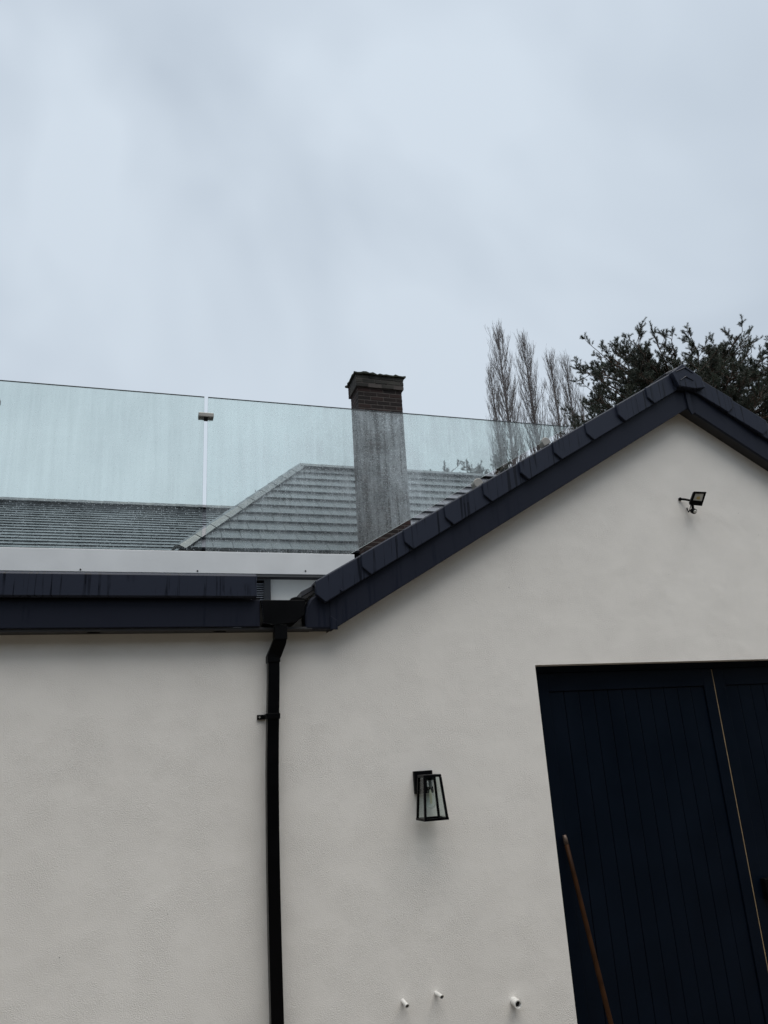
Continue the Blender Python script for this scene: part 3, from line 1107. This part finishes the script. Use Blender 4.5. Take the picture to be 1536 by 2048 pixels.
# chimney
ztop_shaft = float(P(716, 774, chY)[2])
CZ0 = GZ
MJ = .013
CRS = .075
cor_h = 3 * CRS
ch_core = MB().box(CHX0 + .003, CHX1 - .003, CHY0 + .003, CHY1 - .003, CZ0, ztop_shaft + .01)
co = .032
ch_core.box(CHX0 - co + .003, CHX1 + co - .003, CHY0 - co + .003, CHY1 + co - .003, ztop_shaft + .004, ztop_shaft + cor_h)
chm = ch_core.build('chimney', M['mortar'], hs)
chm['label'] = 'dark brown brick chimney with sooty corbelled top'
brick_cache = {}


def put_brick(cx, cy, cz, lx_, ly_, mat, jit=.0015):
    key = (round(lx_, 3), round(ly_, 3), mat.name)
    if key not in brick_cache:
        hx, hy, hz = lx_ / 2, ly_ / 2, (CRS - MJ) / 2
        c = .004
        m = MB().hexa([(-hx + c, -hy + c, -hz), (hx - c, -hy + c, -hz), (hx - c, hy - c, -hz), (-hx + c, hy - c, -hz)],
                      [(-hx, -hy, -hz + c), (hx, -hy, -hz + c), (hx, hy, -hz + c), (-hx, hy, -hz + c)])
        m.hexa([(-hx, -hy, -hz + c), (hx, -hy, -hz + c), (hx, hy, -hz + c), (-hx, hy, -hz + c)],
               [(-hx, -hy, hz - c), (hx, -hy, hz - c), (hx, hy, hz - c), (-hx, hy, hz - c)])
        m.hexa([(-hx, -hy, hz - c), (hx, -hy, hz - c), (hx, hy, hz - c), (-hx, hy, hz - c)],
               [(-hx + c, -hy + c, hz), (hx - c, -hy + c, hz), (hx - c, hy - c, hz), (-hx + c, hy - c, hz)])
        me = m.mesh('brick')
        me.materials.append(mat)
        brick_cache[key] = me
    o = bpy.data.objects.new('brick', brick_cache[key])
    COL.objects.link(o)
    o.parent = chm
    o.location = (cx - hs.location.x, cy - hs.location.y + random.uniform(-jit, jit), cz - hs.location.z)
    return o


rear = MB()
nb = 0


def courses(x0, x1, y0, y1, z_top, n, mat, single, jit=.0015):
    global nb
    for i in range(n):
        zc = z_top - (i + .5) * CRS
        BW = .1025
        ph = .1125 if i % 2 else 0.0
        # front face: stretchers across the whole width
        x = x0 - ph
        while x < x1 - .02:
            xa_, xb_ = max(x, x0), min(x + .213, x1)
            if xb_ - xa_ > .04:
                if single(i):
                    put_brick((xa_ + xb_) / 2, y0 + BW / 2, zc, xb_ - xa_, BW, mat, jit); nb += 1
                else:
                    rear.box(xa_, xb_, y0, y0 + BW, zc - .0325, zc + .0325)
                rear.box(xa_, xb_, y1 - BW, y1, zc - .0325, zc + .0325)
            x += .225
        # sides between front and back rows
        ya = y0 + BW + MJ; ye = y1 - BW - MJ
        y = ya - (.1125 if i % 2 == 0 else 0)
        while y < ye - .02:
            a_, b2 = max(y, ya), min(y + .215, ye)
            if b2 - a_ > .03:
                if single(i):
                    put_brick(x0 + BW / 2, (a_ + b2) / 2, zc, BW, b2 - a_, mat); nb += 1
                else:
                    rear.box(x0, x0 + BW, a_, b2, zc - .0325, zc + .0325)
                rear.box(x1 - BW, x1, a_, b2, zc - .0325, zc + .0325)
            y += .225


courses(CHX0, CHX1, CHY0, CHY1, ztop_shaft, 62, M['brick'], lambda i: i < 42)
courses(CHX0 - co, CHX1 + co, CHY0 - co, CHY1 + co, ztop_shaft + cor_h, 3, M['sooty'], lambda i: True, .006)
rr_ = rear.build('rear_bricks', M['brick'], chm)
rr_['kind'] = 'stuff'
# tile slab and lumpy flaunching on top
zt_ = ztop_shaft + cor_h
m = MB()
o2 = co + .035
nxs, nys = 17, 9
X0, X1, Y0, Y1 = CHX0 - o2, CHX1 + o2, CHY0 - o2, CHY1 + o2
vs = []
for j in range(nys):
    for i in range(nxs):
        u, v = i / (nxs - 1), j / (nys - 1)
        ex = random.uniform(-.020, .016)
        edge = i in (0, nxs - 1) or j in (0, nys - 1)
        z = zt_ + .030 + .05 * min(1, 4 * min(u, 1 - u)) * min(1, 3 * min(v, 1 - v)) + random.uniform(-.010, .014)
        z += .065 * math.exp(-((u - .27) / .10) ** 2 - ((v - .5) / .25) ** 2) + .05 * math.exp(-((u - .70) / .10) ** 2 - ((v - .5) / .25) ** 2)
        vs.append((X0 + u * (X1 - X0) + (ex if edge else 0), Y0 + v * (Y1 - Y0) + (ex if edge else 0), z))
fs = [(j * nxs + i, j * nxs + i + 1, (j + 1) * nxs + i + 1, (j + 1) * nxs + i) for j in range(nys - 1) for i in range(nxs - 1)]
bot = len(vs)
border = [i for i in range(nxs)] + [j * nxs + nxs - 1 for j in range(1, nys)] + [(nys - 1) * nxs + i for i in range(nxs - 2, -1, -1)] + [j * nxs for j in range(nys - 2, 0, -1)]
for b2 in border:
    vs.append((vs[b2][0], vs[b2][1], zt_ + .002))
nbd = len(border)
for k in range(nbd):
    fs.append((border[k], bot + k, bot + (k + 1) % nbd, border[(k + 1) % nbd]))
fs.append(tuple(bot + k for k in range(nbd)))
m.quadmesh(vs, fs).build('flaunching', M['flaunch'], chm)


# ------------------------------------------------------------------ trees
class Tubes:
    """many thin tapered tubes in one mesh"""
    def __init__(s):
        s.v, s.f, s.n = [], [], 0

    def add(s, pts, r0, r1, sides=3):
        pts = np.asarray(pts, float)
        n = len(pts)
        tan = np.gradient(pts, axis=0)
        tan /= np.linalg.norm(tan, axis=1)[:, None] + 1e-9
        ref = np.array([.31, .95, .05])
        u = np.cross(tan, ref); u /= np.linalg.norm(u, axis=1)[:, None] + 1e-9
        v = np.cross(tan, u)
        r = np.linspace(r0, r1, n)[:, None]
        rings = []
        for k in range(sides):
            c = 2 * math.pi * k / sides
            rings.append(pts + r * (math.cos(c) * u + math.sin(c) * v))
        V = np.stack(rings, 1).reshape(-1, 3)
        i = np.arange(n - 1)[:, None] * sides
        k = np.arange(sides)[None]
        k2 = (k + 1) % sides
        Fq = np.stack([i + k, i + k2, i + k2 + sides, i + k + sides], -1).reshape(-1, 4) + s.n
        s.v.append(V); s.f.append(Fq); s.n += len(V)

    def build(s, name, mat, parent):
        V = np.concatenate(s.v) - np.array(parent.location)
        Fq = np.concatenate(s.f)
        me = bpy.data.meshes.new(name)
        me.vertices.add(len(V)); me.vertices.foreach_set('co', V.ravel())
        me.loops.add(Fq.size); me.loops.foreach_set('vertex_index', Fq.ravel().astype(np.int32))
        me.polygons.add(len(Fq)); me.polygons.foreach_set('loop_start', np.arange(0, Fq.size, 4, dtype=np.int32))
        me.update(calc_edges=True); me.validate()
        me.materials.append(mat)
        o = bpy.data.objects.new(name, me); COL.objects.link(o); o.parent = parent
        return o


def poplar(px, py, Y, halfw_px, label, lean=0.0, n=95, low=.42, seed=1):
    r = np.random.default_rng(seed)
    top = P(px, py, Y)
    H = top[2]
    d = (Y + 4.35) / .95
    W = halfw_px * d / F_PX * 1.55
    root = empty('poplar_tree', (float(top[0] + lean), Y, GZ), label, 'tree', 'bare poplars behind the roofs')
    trunk = Tubes(); crown = Tubes()
    zs = np.linspace(GZ, H, 16)
    cx = top[0] + lean * (1 - zs / H) + np.cumsum(r.normal(0, .04, 16)) * (1 - zs / H)
    cy = Y + np.cumsum(r.normal(0, .04, 16)) * (1 - zs / H)
    tp = np.stack([cx, cy, zs], 1)
    tp[:, 2] = zs
    trunk.add(tp, .30, .012, 7)
    def at(z):
        return np.array([np.interp(z, zs, cx), np.interp(z, zs, cy), z])
    def prof(z):
        t = (z - low * H) / (H - low * H)      # 0 at crown base, 1 at top
        return W * (np.clip(1 - t, 0, 1) ** .50) * (.55 + .45 * np.clip(t * 4, 0, 1)) + .10
    for i in range(n):
        t = (i + r.random()) / n
        z0 = H * (low + (.965 - low) * t ** .9)
        az = i * 2.39996 + r.normal(0, .25)
        z1 = min(z0 + r.uniform(1.5, 4.6) * (1.25 - .75 * t), H - r.uniform(.1, .9) * (1 - t) * 2)
        if z1 - z0 < .45:
            z1 = z0 + .45
        R = prof(.45 * z0 + .55 * z1) * r.uniform(.35, 1.08)
        s = np.linspace(0, 1, 8)
        hor = R * (1 - (1 - s) ** 2.1)
        wob = np.cumsum(r.normal(0, .03, (8, 2)), 0)
        c0 = at(z0)
        pts = np.stack([c0[0] + np.cos(az) * hor + wob[:, 0], c0[1] + np.sin(az) * hor + wob[:, 1], z0 + (z1 - z0) * s], 1)
        br0 = .012 + .028 * (1 - t)
        crown.add(pts, br0, .006, 4)
        m = int(4 + 8 * (z1 - z0) / 3)
        for k in range(m):
            s0 = r.uniform(.12, .98)
            b = np.array([np.interp(s0, s, pts[:, q]) for q in range(3)])
            a2 = az + r.normal(0, 1.1)
            ln = r.uniform(.5, 1.5) * (1 - .35 * t)
            ss = np.linspace(0, 1, 5)
            out_ = ln * r.uniform(.12, .34) * (1 - (1 - ss) ** 2)
            w2 = np.cumsum(r.normal(0, .015, (5, 2)), 0)
            tw = np.stack([b[0] + np.cos(a2) * out_ + w2[:, 0], b[1] + np.sin(a2) * out_ + w2[:, 1], b[2] + ln * ss], 1)
            crown.add(tw, .0070, .0036, 3)
            for k2 in range(2):
                s1 = r.uniform(.2, .85)
                b2 = np.array([np.interp(s1, ss, tw[:, q]) for q in range(3)])
                a3 = r.uniform(0, 6.28)
                l2 = r.uniform(.2, .55)
                s3 = np.linspace(0, 1, 3)
                crown.add(np.stack([b2[0] + np.cos(a3) * l2 * .35 * s3, b2[1] + np.sin(a3) * l2 * .35 * s3, b2[2] + l2 * s3], 1), .0065, .004, 3)
    trunk.build('trunk', M['bark_pop'], root)
    crown.build('crown', M['bark_pop'], root)
    return root


poplar(994, 664, 36, 34, 'tallest bare poplar, leftmost of the row behind the glass', lean=.5, n=135, seed=3)
poplar(1045, 676, 37.5, 30, 'second bare poplar from the left, nearly as tall as the first', lean=.3, n=130, seed=4)
poplar(980, 742, 38.5, 18, 'short slender bare poplar at the left foot of the tallest one', lean=.5, n=64, seed=9)
poplar(1098, 708, 40, 24, 'third tall bare poplar, narrow, just right of the gap', lean=.1, n=100, seed=5)
poplar(1130, 722, 41, 28, 'fourth tall bare poplar, nearest left of the dark pine', lean=-.1, n=110, seed=6)
poplar(1161, 790, 42, 16, 'small faint bare poplar squeezed beside the dark pine', lean=0, n=40, seed=8)


def needle_mesh(name, shoots, mat, parent, nl=.055, nw=.0036, per=72, r=None, dens=1.0):
    """shoots: list of (base, dir, length). Bottle-brush shoots of flat needles, all in one mesh"""
    V = []
    for base_, dr, ln in shoots:
        k = max(10, int(per * ln / .16))
        t = r.random(k) ** .8
        a = r.random(k) * 6.283
        dr = dr / np.linalg.norm(dr)
        ref = np.array([.2, .3, .93]) if abs(dr[2]) < .8 else np.array([1.0, .1, 0])
        u = np.cross(dr, ref); u /= np.linalg.norm(u)
        v = np.cross(dr, u)
        rad = np.cos(a)[:, None] * u + np.sin(a)[:, None] * v
        nd = rad * r.uniform(.55, .95, (k, 1)) + dr * r.uniform(.45, .95, (k, 1))
        nd /= np.linalg.norm(nd, axis=1)[:, None]
        b = base_ + dr * (t * ln)[:, None]
        side = np.cross(nd, r.normal(0, 1, (k, 3))); side /= np.linalg.norm(side, axis=1)[:, None] + 1e-9
        L_ = (nl * r.uniform(.7, 1.15, k))[:, None]
        V.append(np.stack([b - side * nw, b + side * nw, b + nd * L_], 1).reshape(-1, 3))
    V = np.concatenate(V) - np.array(parent.location)
    me = bpy.data.meshes.new(name)
    n = len(V)
    me.vertices.add(n); me.vertices.foreach_set('co', V.ravel())
    me.loops.add(n); me.loops.foreach_set('vertex_index', np.arange(n, dtype=np.int32))
    me.polygons.add(n // 3); me.polygons.foreach_set('loop_start', np.arange(0, n, 3, dtype=np.int32))
    me.update(calc_edges=True)
    me.materials.append(mat)
    o = bpy.data.objects.new(name, me); COL.objects.link(o); o.parent = parent
    return o


def pine(base, centre, radii, label, mat, nlimb=40, nsub=9, nshoot=8, seed=1, nl=.055, shoot=(.10, .20), lift=.55, trunk_r=.20, low=.55, nlow=0, drop=0.0):
    r = np.random.default_rng(seed)
    root = empty('pine_tree', tuple(base), label, 'tree', 'evergreen pines behind the roofs')
    tr = Tubes(); lim = Tubes(); shoots = []
    base = np.array(base, float); C = np.array(centre, float); Rr = np.array(radii, float)
    topz = C[2] + Rr[2] * .72
    zs = np.linspace(GZ, topz, 12)
    f = np.clip(zs / topz, 0, 1)
    tp = np.stack([base[0] + (C[0] - base[0]) * f + np.sin(f * 5) * .12, base[1] + (C[1] - base[1]) * f, zs], 1)
    tr.add(tp, trunk_r, .03, 8)
    pw = 4.0
    for i in range(nlimb + nlow):
        # target on the crown's shell, biased upward
        zz = 1 - (1 + low) * (min(i, nlimb - 1) + .5) / nlimb
        az = i * 2.39996 + r.normal(0, .3)
        h = max(0, 1 - abs(zz) ** pw) ** (1 / pw)
        k = r.uniform(.78, .97)
        tgt = C + Rr * np.array([math.cos(az) * h, math.sin(az) * h, zz]) * k
        if i >= nlimb:                     # the skirt of limbs below
            u_ = (i - nlimb + .5) / nlow
            hh = .95 - .45 * u_
            tgt = C + np.array([Rr[0] * math.cos(az) * hh, Rr[1] * math.sin(az) * hh, -Rr[2] * .35 - u_ * drop]) * np.array([k, k, 1])
            zz = -.6 - 1.3 * u_ * drop / Rr[2]
        zst = np.clip(C[2] - Rr[2] * .75 + (zz + .6) * Rr[2] * .75 + r.normal(0, .1), base[2] + 1, topz)
        st = np.array([np.interp(zst, zs, tp[:, q]) for q in range(3)])
        s = np.linspace(0, 1, 9)[:, None]
        mid = (st + tgt) / 2 + np.array([0, 0, -.12 * np.linalg.norm(tgt - st)])
        pts = (1 - s) ** 2 * st + 2 * s * (1 - s) * mid + s * s * tgt
        pts += np.cumsum(r.normal(0, .02, (9, 3)), 0)
        L_ = np.linalg.norm(tgt - st)
        lim.add(pts, .018 + .016 * L_, .008, 5)
        for j in range(nsub):
            s0 = r.uniform(.22, 1.0) if j else 1.0
            b = np.array([np.interp(s0, s[:, 0], pts[:, q]) for q in range(3)])
            og = (tgt - st) / (L_ + 1e-6)
            d = og * .6 + r.normal(0, .62, 3) + np.array([0, 0, lift * .7])
            d /= np.linalg.norm(d)
            l2 = r.uniform(.25, .68) * min(1.0, .35 + .22 * L_)
            e2 = b + d * l2 + np.array([0, 0, .14 * l2])
            s2 = np.linspace(0, 1, 5)[:, None]
            m2 = (b + e2) / 2 - np.array([0, 0, .08 * l2])
            p2 = (1 - s2) ** 2 * b + 2 * s2 * (1 - s2) * m2 + s2 * s2 * e2
            lim.add(p2, .011, .005, 3)
            for q_ in range(nshoot):
                s3 = r.uniform(.35, 1.0) if q_ else 1.0
                b3 = np.array([np.interp(s3, s2[:, 0], p2[:, q]) for q in range(3)])
                d3 = d * .6 + r.normal(0, .5, 3) + np.array([0, 0, lift])
                d3 /= np.linalg.norm(d3)
                ls = r.uniform(*shoot)
                lim.add(np.array([b3, b3 + d3 * ls * .5, b3 + d3 * ls]), .005, .003, 3)
                shoots.append((b3 + d3 * ls * .12, d3, ls * .88))
    tr.build('trunk', M['bark_pine'], root)
    lim.build('limbs', M['bark_pine'], root)
    needle_mesh('crown', shoots, mat, root, nl=nl, r=r)
    return root


pc = P(1372, 800, 11.5)
pine((pc[0] + .3, 11.9, GZ), (pc[0] + .50, 11.9, pc[2] - .38), (3.80, 2.5, 2.35), 'large dark green pine rising behind the gable peak', M['needle'], nlimb=125, nsub=18, nshoot=10, seed=16, nl=.066, trunk_r=.26, nlow=55, drop=3.4)
p2 = P(985, 985, 14.5)
pine((p2[0], 14.5, GZ), (p2[0], 14.5, p2[2] - .1), (.80, .7, 1.05), 'bushy pine top seen through wet glass beside the verge', M['needle2'], nlimb=22, nsub=7, nshoot=6, seed=12, trunk_r=.12)
p3 = P(893, 985, 12.5)
pine((p3[0], 12.5, GZ), (p3[0], 12.5, p3[2] + .05), (.30, .3, .62), 'two small pine tips poking above grey ridge behind glass', M['needle2'], nlimb=9, nsub=4, nshoot=4, seed=21, trunk_r=.035, lift=.9)

# ------------------------------------------------------------------ added unseen evergreen screen behind the photographer, keeps low sky off the wall
hx = np.linspace(-34, 40, 149)
hz = np.linspace(GZ, 8.0, 22)
m = MB()
vs = []
for j, z in enumerate(hz):
    for i, x in enumerate(hx):
        top = max(0, (z - 7.0)) * .9
        vs.append((x, -12.6 - top + random.uniform(-.30, .30), z + random.uniform(-.25, .25) * (j > 0) + (.5 * math.sin(x * .9) + .3 * math.sin(x * 2.3)) * (j / 21) ** 2))
fs = [(j * 149 + i, j * 149 + i + 1, (j + 1) * 149 + i + 1, (j + 1) * 149 + i) for j in range(21) for i in range(148)]
o = len(vs)
for x in hx:
    vs.append((x, -16.0, GZ))
fs += [(21 * 149 + i, 21 * 149 + i + 1, o + i + 1, o + i) for i in range(148)]
hd = m.quadmesh(vs, fs).build('sky_block_hedge', M['needle2'])
hd['kind'] = 'stuff'
hd['label'] = 'added evergreen screen behind the camera, unseen, blocks low sky'

# ------------------------------------------------------------------ render settings
S.render.engine = 'CYCLES'
S.cycles.max_bounces = 8
S.cycles.transparent_max_bounces = 16
print('bricks', nb, 'roof tiles', cnt)
